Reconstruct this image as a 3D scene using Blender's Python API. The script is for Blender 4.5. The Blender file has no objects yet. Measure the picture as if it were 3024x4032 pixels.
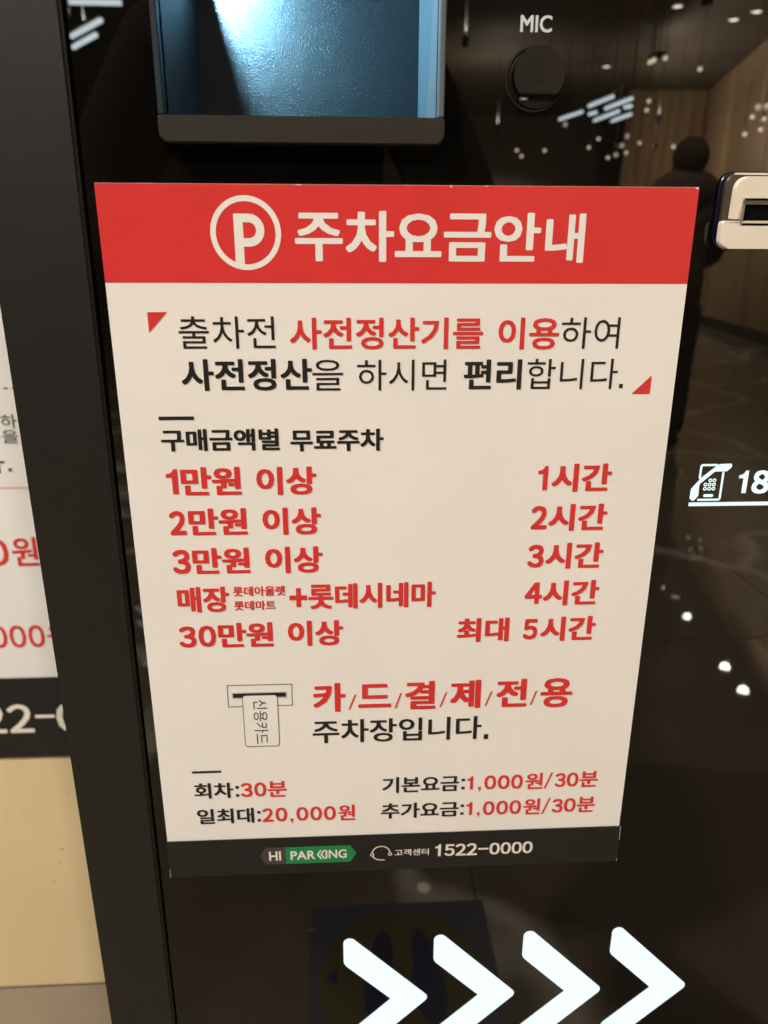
import bpy, bmesh, math, random
from mathutils import Vector, Matrix

random.seed(7)
SC = bpy.context.scene
COL = SC.collection
PI = math.pi

# ------------------------------------------------------------------ camera, world, exposure
cam_d = bpy.data.cameras.new('camera')
cam_d.sensor_fit = 'VERTICAL'
cam_d.sensor_height = 36.0
cam_d.sensor_width = 27.0
cam_d.lens = 26.20
cam_d.clip_start = 0.01
cam_d.clip_end = 200
cam = bpy.data.objects.new('camera', cam_d)
COL.objects.link(cam)
CAMP = Vector((-0.02915, -0.39707, 1.07397))
c_r = Vector((0.99871664, -0.05059393, 0.00230833))
c_u = Vector((0.0138708, 0.31707335, 0.94829958))
c_f = Vector((0.04871011, 0.94705055, -0.31736821))
cam.matrix_world = Matrix(((c_r.x, c_u.x, -c_f.x, CAMP.x),
                           (c_r.y, c_u.y, -c_f.y, CAMP.y),
                           (c_r.z, c_u.z, -c_f.z, CAMP.z), (0, 0, 0, 1)))
cam_d.dof.use_dof = True
cam_d.dof.focus_distance = 0.415
cam_d.dof.aperture_fstop = 9.5
SC.camera = cam

world = bpy.data.worlds.new('World')
SC.world = world
world.use_nodes = True
bg = world.node_tree.nodes['Background']
bg.inputs[0].default_value = (1.0, 0.78, 0.55, 1)
bg.inputs[1].default_value = 0.035
SC.view_settings.view_transform = 'Standard'
SC.view_settings.look = 'None'
SC.view_settings.exposure = 0.0
SC.view_settings.gamma = 1.0
SC.cycles.use_denoising = True
SC.cycles.max_bounces = 8
SC.cycles.glossy_bounces = 5
SC.cycles.sample_clamp_indirect = 6.0

WARM = (1.0, 0.92, 0.795)

# (x, y, watts) of the lamps that light the place: ceiling downlights, some added only to brighten things
CEIL = 4.2
# x, y, watts, cone in degrees
DOWN = [(-1.08, -2.51, 236, 130), (1.08, -2.72, 232, 130), (-2.46, -1.44, 880, 130),  # the leftmost is added to brighten the beige wall
        (5.27, -11.0, 260, 146), (5.25, -9.87, 260, 146), (5.10, -8.36, 260, 146), (5.05, -7.77, 260, 146),
        (4.28, -10.5, 200, 100), (5.40, -10.65, 200, 100), (4.4, -13.6, 500, 100),
        (-2.8, -4.2, 260, 70), (0.6, -4.8, 300, 70), (1.7, -2.7, 200, 80), (-0.6, -8.6, 200, 100),  # the lamp near the far person is added to brighten that figure
        (1.4, -15.6, 2200, 120), (3.6, -16.2, 2200, 120)]  # both added to brighten the far wall

# ------------------------------------------------------------------ materials
def mat(name, col, rough=0.5, spec=0.5, metal=0.0, emit=None, estr=0.0, ior=None, coat=0.0):
    m = bpy.data.materials.new(name)
    m.use_nodes = True
    b = m.node_tree.nodes['Principled BSDF']
    b.inputs['Base Color'].default_value = (*col, 1)
    b.inputs['Roughness'].default_value = rough
    b.inputs['Specular IOR Level'].default_value = spec
    b.inputs['Metallic'].default_value = metal
    if ior: b.inputs['IOR'].default_value = ior
    if coat: b.inputs['Coat Weight'].default_value = coat
    if emit:
        b.inputs['Emission Color'].default_value = (*emit, 1)
        b.inputs['Emission Strength'].default_value = estr
    return m

def nodes(m):
    nt = m.node_tree
    return nt, nt.nodes, nt.links, nt.nodes['Principled BSDF']

def add_noise(m, scale, detail=4, rough=0.6, kind='Object'):
    nt, N, L, b = nodes(m)
    tc = N.new('ShaderNodeTexCoord')
    n = N.new('ShaderNodeTexNoise')
    n.inputs['Scale'].default_value = scale
    n.inputs['Detail'].default_value = detail
    n.inputs['Roughness'].default_value = rough
    L.new(tc.outputs[kind], n.inputs['Vector'])
    return n

def add_bump(m, scale, dist, strength=0.5, detail=4):
    nt, N, L, b = nodes(m)
    n = add_noise(m, scale, detail)
    bp = N.new('ShaderNodeBump')
    bp.inputs['Strength'].default_value = strength
    bp.inputs['Distance'].default_value = dist
    L.new(n.outputs['Fac'], bp.inputs['Height'])
    L.new(bp.outputs['Normal'], b.inputs['Normal'])
    return bp

def add_tint(m, scale, c0, c1, lo=0.35, hi=0.65, detail=5):
    nt, N, L, b = nodes(m)
    n = add_noise(m, scale, detail)
    r = N.new('ShaderNodeValToRGB')
    r.color_ramp.elements[0].position = lo
    r.color_ramp.elements[1].position = hi
    r.color_ramp.elements[0].color = (*c0, 1)
    r.color_ramp.elements[1].color = (*c1, 1)
    L.new(n.outputs['Fac'], r.inputs['Fac'])
    L.new(r.outputs['Color'], b.inputs['Base Color'])
    return r

def add_rough(m, scale, r0, r1, lo=0.4, hi=0.7):
    nt, N, L, b = nodes(m)
    n = add_noise(m, scale, 6, 0.65)
    mr = N.new('ShaderNodeMapRange')
    mr.inputs['From Min'].default_value = lo
    mr.inputs['From Max'].default_value = hi
    mr.inputs['To Min'].default_value = r0
    mr.inputs['To Max'].default_value = r1
    L.new(n.outputs['Fac'], mr.inputs['Value'])
    L.new(mr.outputs['Result'], b.inputs['Roughness'])

M = {}
# glossy black acrylic front, a little smudged
M['acrylic'] = mat('black_acrylic', (0.0035, 0.003, 0.0025), 0.01, 0.5, ior=1.56)
add_rough(M['acrylic'], 9.0, 0.0, 0.05, 0.52, 0.75)
M['frame'] = mat('brown_powder_coat', (0.0035, 0.003, 0.0024), 0.48, 0.62)
add_bump(M['frame'], 1100, 0.0003, 0.22, 2)
add_tint(M['frame'], 60, (0.0030, 0.0025, 0.0019), (0.0044, 0.0037, 0.0029))
M['lip'] = mat('dark_plastic_lip', (0.016, 0.012, 0.008), 0.5, 0.45)
add_bump(M['lip'], 1400, 0.0004, 0.4, 2)
M['cabinet'] = mat('cabinet_steel', (0.03, 0.027, 0.023), 0.45, 0.5)
M['groove'] = mat('groove_black', (0.004, 0.004, 0.004), 0.7, 0.2)
# leather grained plastic inside the scanner recess
m = M['grain'] = mat('grained_plastic', (0.020, 0.024, 0.029), 0.38, 0.6)
nt, N, L, b = nodes(m)
tc = N.new('ShaderNodeTexCoord')
v1 = N.new('ShaderNodeTexVoronoi'); v1.feature = 'F1'; v1.inputs['Scale'].default_value = 1700
n1 = N.new('ShaderNodeTexNoise'); n1.inputs['Scale'].default_value = 1500; n1.inputs['Detail'].default_value = 3
mx = N.new('ShaderNodeMath'); mx.operation = 'ADD'
L.new(tc.outputs['Object'], v1.inputs['Vector']); L.new(tc.outputs['Object'], n1.inputs['Vector'])
L.new(v1.outputs['Distance'], mx.inputs[0]); L.new(n1.outputs['Fac'], mx.inputs[1])
bp = N.new('ShaderNodeBump'); bp.inputs['Strength'].default_value = 0.6; bp.inputs['Distance'].default_value = 0.0005
L.new(mx.outputs['Value'], bp.inputs['Height']); L.new(bp.outputs['Normal'], b.inputs['Normal'])
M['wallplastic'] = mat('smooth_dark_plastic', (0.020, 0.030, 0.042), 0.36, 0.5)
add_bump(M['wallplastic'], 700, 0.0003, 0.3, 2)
M['wallright'] = mat('painted_lit_plastic', (0.105, 0.120, 0.135), 0.34, 0.6)  # same plastic as the left wall; lamp light put into its paler colour
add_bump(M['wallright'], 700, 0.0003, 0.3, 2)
M['rim'] = mat('rim_plastic', (0.03, 0.035, 0.04), 0.35, 0.5)

# paper and inks
M['paper'] = mat('white_paper', (0.83, 0.815, 0.80), 0.42, 0.35)
add_tint(M['paper'], 14, (0.815, 0.80, 0.785), (0.845, 0.83, 0.815))
add_bump(M['paper'], 30, 0.0006, 0.12, 3)
M['red'] = mat('red_ink', (0.66, 0.036, 0.036), 0.42, 0.35)
add_tint(M['red'], 16, (0.635, 0.033, 0.033), (0.685, 0.040, 0.038))
M['black'] = mat('black_ink', (0.016, 0.015, 0.015), 0.42, 0.35)
M['grey'] = mat('grey_ink', (0.55, 0.55, 0.55), 0.45, 0.35)
M['strip'] = mat('charcoal_vinyl', (0.016, 0.0148, 0.0145), 0.36, 0.32)
add_bump(M['strip'], 40, 0.0006, 0.12, 3)
M['cream'] = mat('cream_ink', (0.80, 0.76, 0.68), 0.42, 0.35)
M['green'] = mat('green_ink', (0.012, 0.22, 0.075), 0.42, 0.35)
M['plum'] = mat('plum_grey_ink', (0.060, 0.052, 0.062), 0.42, 0.35)
M['micwhite'] = mat('pale_grey_print', (0.62, 0.66, 0.72), 0.45, 0.3)
M['pinkline'] = mat('pink_rule_ink', (0.72, 0.42, 0.38), 0.5, 0.3)
M['greytext'] = mat('dark_grey_ink', (0.10, 0.095, 0.09), 0.5, 0.3)

M['readerbase'] = mat('reader_base_plastic', (0.045, 0.035, 0.025), 0.35, 0.5)
M['bluering'] = mat('navy_gasket', (0.004, 0.005, 0.022), 0.25, 0.5)
M['ivory'] = mat('ivory_plastic', (0.78, 0.72, 0.63), 0.38, 0.45)
add_bump(M['ivory'], 900, 0.0002, 0.2, 2)
M['slot'] = mat('slot_black', (0.003, 0.004, 0.005), 0.9, 0.05)
M['micplug'] = mat('mic_rubber', (0.007, 0.0058, 0.0045), 0.36, 0.4)
M['lit'] = mat('lit_white', (0.12, 0.13, 0.13), 0.4, 0.4, emit=(0.80, 0.95, 1.0), estr=1.04)
M['litsmall'] = mat('lit_white_small', (0.12, 0.13, 0.13), 0.4, 0.4, emit=(0.80, 0.98, 0.97), estr=1.0)

# the place
m = M['stone'] = mat('polished_stone', (0.3, 0.25, 0.19), 0.018, 0.5)
nt, N, L, b = nodes(m)
geo = N.new('ShaderNodeNewGeometry')
n0 = N.new('ShaderNodeTexNoise'); n0.inputs['Scale'].default_value = 1.4; n0.inputs['Detail'].default_value = 6
n2 = N.new('ShaderNodeTexNoise'); n2.inputs['Scale'].default_value = 0.8; n2.inputs['Detail'].default_value = 5
va = N.new('ShaderNodeVectorMath'); va.operation = 'SCALE'; va.inputs['Scale'].default_value = 1.6
vb = N.new('ShaderNodeVectorMath'); vb.operation = 'ADD'
vo = N.new('ShaderNodeTexVoronoi'); vo.feature = 'DISTANCE_TO_EDGE'; vo.inputs['Scale'].default_value = 0.7
L.new(geo.outputs['Position'], n0.inputs['Vector']); L.new(geo.outputs['Position'], n2.inputs['Vector'])
L.new(n2.outputs['Color'], va.inputs[0]); L.new(va.outputs['Vector'], vb.inputs[0]); L.new(geo.outputs['Position'], vb.inputs[1])
L.new(vb.outputs['Vector'], vo.inputs['Vector'])
rv = N.new('ShaderNodeValToRGB'); rv.color_ramp.elements[0].position = 0.0; rv.color_ramp.elements[1].position = 0.035
rv.color_ramp.elements[0].color = (1, 1, 1, 1); rv.color_ramp.elements[1].color = (0, 0, 0, 1)
L.new(vo.outputs['Distance'], rv.inputs['Fac'])
rb = N.new('ShaderNodeValToRGB'); rb.color_ramp.elements[0].position = 0.3; rb.color_ramp.elements[1].position = 0.75
rb.color_ramp.elements[0].color = (0.14, 0.115, 0.085, 1); rb.color_ramp.elements[1].color = (0.25, 0.205, 0.15, 1)
L.new(n0.outputs['Fac'], rb.inputs['Fac'])
mxc = N.new('ShaderNodeMixRGB'); mxc.inputs['Color2'].default_value = (0.62, 0.56, 0.46, 1)
L.new(rv.outputs['Color'], mxc.inputs['Fac']); L.new(rb.outputs['Color'], mxc.inputs['Color1'])
L.new(mxc.outputs['Color'], b.inputs['Base Color'])
M['grout'] = mat('dark_joint', (0.03, 0.025, 0.02), 0.8, 0.2)
M['beige'] = mat('beige_wall', (0.74, 0.58, 0.33), 0.55, 0.3)
add_tint(M['beige'], 2.2, (0.68, 0.54, 0.315), (0.78, 0.625, 0.375))
M['ceiling'] = mat('ceiling_paint', (0.11, 0.085, 0.06), 0.7, 0.2)
M['farwall'] = mat('far_wall_paint', (0.16, 0.125, 0.09), 0.6, 0.3)
m = M['wood'] = mat('wood_panel', (0.36, 0.20, 0.09), 0.45, 0.4)
nt, N, L, b = nodes(m)
tc = N.new('ShaderNodeTexCoord'); mp = N.new('ShaderNodeMapping'); mp.inputs['Scale'].default_value = (9, 9, 0.35)
nn = N.new('ShaderNodeTexNoise'); nn.inputs['Scale'].default_value = 2.2; nn.inputs['Detail'].default_value = 7
rr = N.new('ShaderNodeValToRGB'); rr.color_ramp.elements[0].position = 0.3; rr.color_ramp.elements[1].position = 0.72
rr.color_ramp.elements[0].color = (0.21, 0.125, 0.062, 1); rr.color_ramp.elements[1].color = (0.50, 0.335, 0.185, 1)
L.new(tc.outputs['Object'], mp.inputs['Vector']); L.new(mp.outputs['Vector'], nn.inputs['Vector'])
L.new(nn.outputs['Fac'], rr.inputs['Fac']); L.new(rr.outputs['Color'], b.inputs['Base Color'])
M['skirting'] = mat('dark_skirting', (0.03, 0.025, 0.02), 0.4, 0.4)
M['bulbwarm'] = mat('warm_bulb', (0.8, 0.8, 0.8), 0.4, 0.4, emit=(1.0, 0.80, 0.58), estr=12.0)
M['bulbdim'] = mat('dim_bulb', (0.8, 0.8, 0.8), 0.4, 0.4, emit=(1.0, 0.85, 0.70), estr=5.0)
M['tubecool'] = mat('cool_tube', (0.8, 0.8, 0.8), 0.4, 0.4, emit=(0.78, 0.93, 1.0), estr=13.0)
M['diffuser'] = mat('downlight_diffuser', (0.8, 0.8, 0.8), 0.4, 0.4, emit=(1.0, 0.86, 0.66), estr=25.0)
M['fitting'] = mat('light_fitting', (0.25, 0.23, 0.2), 0.4, 0.5, metal=0.6)
M['blackmetal'] = mat('black_metal', (0.02, 0.02, 0.02), 0.4, 0.5)
M['bluespot'] = mat('shaded_footprint_ink', (0.008, 0.012, 0.065), 0.4, 0.4)  # sticker inks are darkened, shade on the floor put into them
M['yellow'] = mat('shaded_yellow_ink', (0.105, 0.082, 0.015), 0.4, 0.4)
M['stickergrey'] = mat('shaded_sticker_vinyl', (0.07, 0.076, 0.115), 0.4, 0.4)  # darkened sheet, floor shade put into its colour
M['skin'] = mat('skin', (0.50, 0.30, 0.21), 0.5, 0.4)
M['coat'] = mat('dark_coat_cloth', (0.014, 0.013, 0.014), 0.9, 0.2)
add_bump(M['coat'], 300, 0.001, 0.4, 3)
M['browncoat'] = mat('brown_coat_cloth', (0.20, 0.14, 0.10), 0.9, 0.2)
M['brownhair'] = mat('dark_brown_hair', (0.14, 0.10, 0.07), 0.8, 0.2)
M['browntrousers'] = mat('brown_trouser_cloth', (0.06, 0.044, 0.033), 0.9, 0.2)
M['dust'] = mat('dust', (0.16, 0.15, 0.14), 0.9, 0.1)
M['trousers'] = mat('dark_trouser_cloth', (0.018, 0.018, 0.022), 0.9, 0.2)
M['hair'] = mat('black_hair', (0.012, 0.010, 0.008), 0.5, 0.4)
M['shoe'] = mat('dark_shoe', (0.02, 0.018, 0.016), 0.4, 0.4)
M['eye'] = mat('eye_dark', (0.03, 0.025, 0.02), 0.2, 0.5)
M['phonebody'] = mat('phone_body', (0.03, 0.03, 0.034), 0.2, 0.5)
M['glass'] = mat('phone_glass', (0.005, 0.005, 0.006), 0.03, 0.5)

# ------------------------------------------------------------------ helpers
def tag(o, label=None, cat=None, group=None, kind=None):
    if label: o['label'] = label
    if cat: o['category'] = cat
    if group: o['group'] = group
    if kind: o['kind'] = kind
    return o

def empty(name, loc=(0, 0, 0), parent=None):
    o = bpy.data.objects.new(name, None)
    o.empty_display_size = 0.05
    o.location = loc
    COL.objects.link(o)
    if parent: o.parent = parent
    return o

def link(name, me, m, parent=None):
    o = bpy.data.objects.new(name, me)
    if m is not None: me.materials.append(m)
    COL.objects.link(o)
    if parent is not None:
        o.parent = parent
        o.matrix_parent_inverse = Matrix.Translation(-world_loc(parent))
    return o

def world_loc(o):
    if o is None or o.type != 'EMPTY': return Vector((0, 0, 0))
    return o.location + world_loc(o.parent)

def from_bm(name, bm, m, parent=None, smooth=False):
    me = bpy.data.meshes.new(name)
    bmesh.ops.recalc_face_normals(bm, faces=bm.faces)
    bm.to_mesh(me); bm.free()
    if smooth:
        for p in me.polygons: p.use_smooth = True
    return link(name, me, m, parent)

def box_bm(x0, x1, y0, y1, z0, z1, bev=0.0, seg=2, bm=None):
    own = bm is None
    if own: bm = bmesh.new()
    r = bmesh.ops.create_cube(bm, size=1.0)
    for v in r['verts']:
        v.co = Vector((x0 + (v.co.x + .5) * (x1 - x0), y0 + (v.co.y + .5) * (y1 - y0), z0 + (v.co.z + .5) * (z1 - z0)))
    if bev > 0:
        es = list({e for v in r['verts'] for e in v.link_edges})
        bmesh.ops.bevel(bm, geom=es, offset=bev, segments=seg, affect='EDGES', profile=0.6)
    return bm

def box(name, x0, x1, y0, y1, z0, z1, m, parent=None, bev=0.0, seg=2):
    return from_bm(name, box_bm(x0, x1, y0, y1, z0, z1, bev, seg), m, parent)

def fillet(pts, rs, seg=8):
    """round the corners of a 2-D polygon"""
    out = []
    n = len(pts)
    if not isinstance(rs, (list, tuple)): rs = [rs] * n
    for i, p in enumerate(pts):
        p = Vector(p); a = Vector(pts[i - 1]); b = Vector(pts[(i + 1) % n]); r = rs[i]
        if r <= 0: out.append(p); continue
        u = (a - p); w = (b - p)
        lu, lw = u.length, w.length
        u.normalize(); w.normalize()
        ang = u.angle(w)
        t = r / math.tan(ang / 2)
        t = min(t, lu * .49, lw * .49); r = t * math.tan(ang / 2)
        c = p + (u + w).normalized() * (r / math.sin(ang / 2))
        s = p + u * t; e = p + w * t
        a0 = math.atan2(s.y - c.y, s.x - c.x); a1 = math.atan2(e.y - c.y, e.x - c.x)
        d = (a1 - a0 + PI) % (2 * PI) - PI
        for k in range(seg + 1):
            q = a0 + d * k / seg
            out.append(Vector((c.x + r * math.cos(q), c.y + r * math.sin(q))))
    return out

ZC = 0.90                                     # height of the poster's centre; sheet coordinates below are mm from it
def W(p, y): return (p[0] / 1000., y, ZC + p[1] / 1000.)

def flat_bm(pts, y, bm=None):
    """a flat printed shape (mm) at depth y, facing the viewer's side (-y)"""
    if bm is None: bm = bmesh.new()
    a = sum(pts[i - 1][0] * pts[i][1] - pts[i][0] * pts[i - 1][1] for i in range(len(pts)))
    if a < 0: pts = list(reversed(pts))
    vs = [bm.verts.new(W(p, y)) for p in pts]
    f = bm.faces.new(vs)
    return bm

def tri_bm(bm):
    bm.normal_update()
    bmesh.ops.triangulate(bm, faces=[f for f in bm.faces if len(f.verts) > 4])

def flat(name, pts, y, m, parent=None):
    bm = flat_bm(pts, y)
    tri_bm(bm)
    me = bpy.data.meshes.new(name); bm.to_mesh(me); bm.free()
    return link(name, me, m, parent)

def solid_bm(pts, y0, y1, bev=0.0, seg=3, bm=None):
    """prism from the outline (mm): front at y0 (nearer the viewer), back at y1"""
    if bm is None: bm = bmesh.new()
    a = sum(pts[i - 1][0] * pts[i][1] - pts[i][0] * pts[i - 1][1] for i in range(len(pts)))
    if a < 0: pts = list(reversed(pts))
    fr = [bm.verts.new(W(p, y0)) for p in pts]
    bk = [bm.verts.new(W(p, y1)) for p in pts]
    n = len(pts)
    ff = bm.faces.new(fr)
    bm.faces.new(list(reversed(bk)))
    for i in range(n):
        bm.faces.new((fr[i], bk[i], bk[(i + 1) % n], fr[(i + 1) % n]))
    if bev > 0:
        bmesh.ops.bevel(bm, geom=list(ff.edges), offset=bev, segments=seg, affect='EDGES', profile=0.5)
    return bm

def solid(name, pts, y0, y1, m, parent=None, bev=0.0, smooth=False):
    o = from_bm(name, solid_bm(pts, y0, y1, bev), m, parent)
    return o

def circle(cx, cz, r, n=40, a0=0, a1=2 * PI):
    full = abs(a1 - a0 - 2 * PI) < 1e-6
    k = n if full else n + 1
    return [(cx + r * math.cos(a0 + (a1 - a0) * i / n), cz + r * math.sin(a0 + (a1 - a0) * i / n)) for i in range(k)]

def ring_bm(cx, cz, r1, r0, y, bm=None, n=48, a0=0, a1=2 * PI, sx=1.0):
    if bm is None: bm = bmesh.new()
    for i in range(n):
        p, q = a0 + (a1 - a0) * i / n, a0 + (a1 - a0) * (i + 1) / n
        pts = [(cx + sx * r * math.cos(t), cz + r * math.sin(t)) for r, t in ((r0, p), (r1, p), (r1, q), (r0, q))]
        flat_bm(pts, y, bm)
    return bm

def stroke_bm(pts, w, y, bm=None, caps=True, closed=False):
    """polyline of width w (mm) with round joints; pieces lie a few microns apart"""
    if bm is None: bm = bmesh.new()
    pts = [Vector(p) for p in pts]
    seq = list(zip(pts, pts[1:])) + ([(pts[-1], pts[0])] if closed else [])
    k = 0
    for a, b in seq:
        d = (b - a).normalized() * (w / 2); n = Vector((-d.y, d.x))
        flat_bm([a + n, a - n, b - n, b + n], y - k * 4e-6, bm); k += 1
    for i, p in enumerate(pts):
        if not closed and not caps and i in (0, len(pts) - 1): continue
        flat_bm(circle(p.x, p.y, w / 2, 14), y - k * 4e-6, bm); k += 1
    return bm

def bm_obj(name, bm, m, parent=None):
    tri_bm(bm)
    me = bpy.data.meshes.new(name); bm.to_mesh(me); bm.free()
    return link(name, me, m, parent)

# -------- lettering: glyph outlines from Blender's own built-in font, thickened to the weight of the print
_gl = {}
def glyphs(s, res=3):
    if s in _gl: return _gl[s]
    if s == '\uff11':                          # a plain figure one
        v = [(.50, 0), (1, 0), (1, 1), (.68, 1), (.54, .89), (.32, .825), (0, .80), (0, .665), (.50, .665)]
        v = [(a * .34, b * .78) for a, b in v]
        bm = bmesh.new(); f = bm.faces.new([bm.verts.new((a, b, 0)) for a, b in v])
        bm.normal_update(); bmesh.ops.triangulate(bm, faces=[f])
        bm.verts.index_update()
        vs = [tuple(x.co[:2]) for x in bm.verts]; fs = [[x.index for x in f.verts] for f in bm.faces]
        bm.free()
    else:
        c = bpy.data.curves.new('lettering', 'FONT'); c.body = s; c.resolution_u = res
        o = bpy.data.objects.new('lettering', c); COL.objects.link(o)
        me = bpy.data.meshes.new_from_object(o)
        vs = [tuple(v.co[:2]) for v in me.vertices]; fs = [list(p.vertices) for p in me.polygons]
        bpy.data.objects.remove(o); bpy.data.curves.remove(c); bpy.data.meshes.remove(me)
    _gl[s] = (vs, fs)
    return _gl[s]

def text_into(V, F, s, x0, z0, x1, z1, dx, dz, y, turn=False):
    """fit the thickened lettering s to the rectangle (mm)"""
    vs, fs = glyphs(s)
    if s == '\uff11': dx = dz = 0
    us = [v[0] for v in vs]; ws = [v[1] for v in vs]
    ua, ub, wa, wb = min(us) - dx, max(us) + dx, min(ws) - dz, max(ws) + dz
    sh = [(0, 0)]
    if dx or dz:
        sh = [(a, b) for a in (-1, 0, 1) for b in (-1, 0, 1)]
    k = 0
    for a, b in sh:
        f = 0.86 if a and b else 1.0
        base = len(V)
        for u, w in vs:
            p = (u + a * dx * f - ua) / (ub - ua); q = (w + b * dz * f - wa) / (wb - wa)
            if turn: V.append(W((x0 + q * (x1 - x0), z1 - p * (z1 - z0)), y - k * 5e-6))
            else: V.append(W((x0 + p * (x1 - x0), z0 + q * (z1 - z0)), y - k * 5e-6))
        F.extend([[i + base for i in f_] for f_ in fs])
        k += 1

def text_obj(name, items, y, m, parent):
    """items: (string, x0, z0, x1, z1, dx, dz[, turn])"""
    V, F = [], []
    for it in items: text_into(V, F, *it[:7], y, *(it[7:8]))
    me = bpy.data.meshes.new(name); me.from_pydata(V, [], F); me.update()
    return link(name, me, m, parent)

# ------------------------------------------------------------------ the place: floor, ceiling, walls
floor = from_bm('floor', box_bm(-9, 10, -19, 0.62, -0.10, -0.004), M['grout'])
tag(floor, kind='structure')
TS, TD = 1.2, 2.06
tile_me = None
ix0 = 0.19                                     # one joint runs away from the machine just right of its middle
for i in range(-7, 8):
    for j in range(-8, 1):
        xa = ix0 + i * TS
        ya = 0.4992 - TD + j * TD
        if tile_me is None:
            bm = box_bm(0.0012, TS - 0.0012, 0.0012, TD - 0.0012, -0.012, 0.0, 0.0006, 1)
            tile_me = bpy.data.meshes.new('tile'); bm.to_mesh(tile_me); bm.free(); tile_me.materials.append(M['stone'])
        t = bpy.data.objects.new('tile', tile_me); COL.objects.link(t)
        t.location = (xa, ya, 0); t.parent = floor

ceiling = from_bm('ceiling', box_bm(-9, 10, -19, 0.62, CEIL + 0.004, CEIL + 0.1), M['ceiling'])
tag(ceiling, kind='structure')

bw = from_bm('wall', box_bm(-6, 6, 0.50, 0.60, 0.0, CEIL), M['beige'])
tag(bw, 'plain beige painted wall behind the parking payment machine', 'wall')
fw = from_bm('wall', box_bm(-9, 10, -18.2, -18.0, 0.0, CEIL), M['farwall'])
tag(fw, 'dim brown wall of the far shops reflected in the black front', 'wall')

# wood panelled wall on the right of the hall, seen in the black front
WA, WB = Vector((4.33, -3.0)), Vector((6.95, -15.3))
wd = (WB - WA).normalized(); wn = Vector((wd.y, -wd.x))
if wn.x > 0: wn = -wn
wlen = (WB - WA).length
ww = empty('wood_wall', (WA.x, WA.y, 0))
ww.rotation_euler.z = math.atan2(wd.y, wd.x)
tag(ww, 'tall brown wood panelled wall reflected at the right in the black front', 'wall')
def wchild(name, bm, m):
    me = bpy.data.meshes.new(name); bmesh.ops.recalc_face_normals(bm, faces=bm.faces); bm.to_mesh(me); bm.free()
    if m: me.materials.append(m)
    o = bpy.data.objects.new(name, me); COL.objects.link(o); o.parent = ww
    return o
wchild('backing', box_bm(0, wlen, 0.05, 0.12, 0, CEIL), M['skirting'])
wchild('skirting', box_bm(0, wlen, -0.012, 0.05, 0.0, 0.16), M['skirting'])
npan = 21; pw = wlen / npan
for k in range(npan):
    d = random.uniform(-0.006, 0.012)
    wchild('panel', box_bm(k * pw + .006, (k + 1) * pw - .006, d, 0.05, 0.16, CEIL, .004, 1), M['wood'])

# its end return, facing the machine
for k in range(3):
    x0 = 5.42 + k * .51
    bm = box_bm(x0 + .006, x0 + .504, WB.y - .05, WB.y + random.uniform(.0, .015), 0.16, CEIL, .004, 1)
    bmesh.ops.transform(bm, matrix=(Matrix.Translation((WA.x, WA.y, 0)) @ Matrix.Rotation(math.atan2(wd.y, wd.x), 4, 'Z')).inverted(), verts=bm.verts)
    wchild('panel', bm, M['wood'])
bm = box_bm(5.42, 6.94, WB.y - .12, WB.y - .051, 0, CEIL)
bmesh.ops.transform(bm, matrix=(Matrix.Translation((WA.x, WA.y, 0)) @ Matrix.Rotation(math.atan2(wd.y, wd.x), 4, 'Z')).inverted(), verts=bm.verts)
wchild('backing', bm, M['skirting'])

# faint scuffs on the beige wall beside the machine
bm = bmesh.new()
rs = random.Random(5)
for (x, z, w, h) in ((-.452, .262, .0035, .0010), (-.458, .238, .0028, .0010), (-.470, .205, .0014, .0012), (-.436, .196, .0010, .0010), (-.50, .33, .0012, .0008), (-.43, .36, .0010, .0012)):
    bm.faces.new([bm.verts.new((x + w * math.cos(-t * PI / 6) * rs.uniform(.7, 1.2), .4996, z + h * math.sin(-t * PI / 6) * rs.uniform(.7, 1.2))) for t in range(12)])
tri_bm(bm)
me = bpy.data.meshes.new('scuff_marks'); bm.to_mesh(me); bm.free()
link('scuff_marks', me, mat('scuff_grey', (.30, .24, .15), .7, .2), bw)['kind'] = 'stuff'

# ------------------------------------------------------------------ ceiling lights
proto = None
for i, (x, y, wts, cone) in enumerate(DOWN):
    r = empty('ceiling_light', (x, y, CEIL))  # includes the downlights added only for brightness
    tag(r, 'round warm downlight set into the dark ceiling of the hall', 'light', 'downlights in the ceiling')
    if proto is None:
        bm = bmesh.new()
        n = 28
        prof = [(.060, 0.0), (.062, -.012), (.085, -.012), (.090, -.004), (.090, .0)]
        rows = [[bm.verts.new((p[0] * math.cos(2 * PI * k / n), p[0] * math.sin(2 * PI * k / n), p[1])) for k in range(n)] for p in prof]
        for a, b2 in zip(rows, rows[1:]):
            for k in range(n): bm.faces.new((a[k], a[(k + 1) % n], b2[(k + 1) % n], b2[k]))
        fm = bpy.data.meshes.new('trim_ring'); bm.to_mesh(fm); bm.free(); fm.materials.append(M['fitting'])
        bm = bmesh.new(); bm.faces.new([bm.verts.new((.06 * math.cos(-2 * PI * k / n), .06 * math.sin(-2 * PI * k / n), -.006)) for k in range(n)])
        dm = bpy.data.meshes.new('diffuser'); bm.to_mesh(dm); bm.free(); dm.materials.append(M['diffuser'])
        proto = (fm, dm)
    for nm, me in zip(('trim_ring', 'diffuser'), proto):
        o = bpy.data.objects.new(nm, me); COL.objects.link(o); o.parent = r
    ld = bpy.data.lights.new('downlight_lamp', 'SPOT')
    ld.energy = wts; ld.color = WARM; ld.spot_size = math.radians(cone); ld.spot_blend = 0.55
    ld.shadow_soft_size = 0.06
    lo = bpy.data.objects.new('downlight_lamp', ld); COL.objects.link(lo)
    lo.location = (0, 0, -0.03); lo.parent = r

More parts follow.
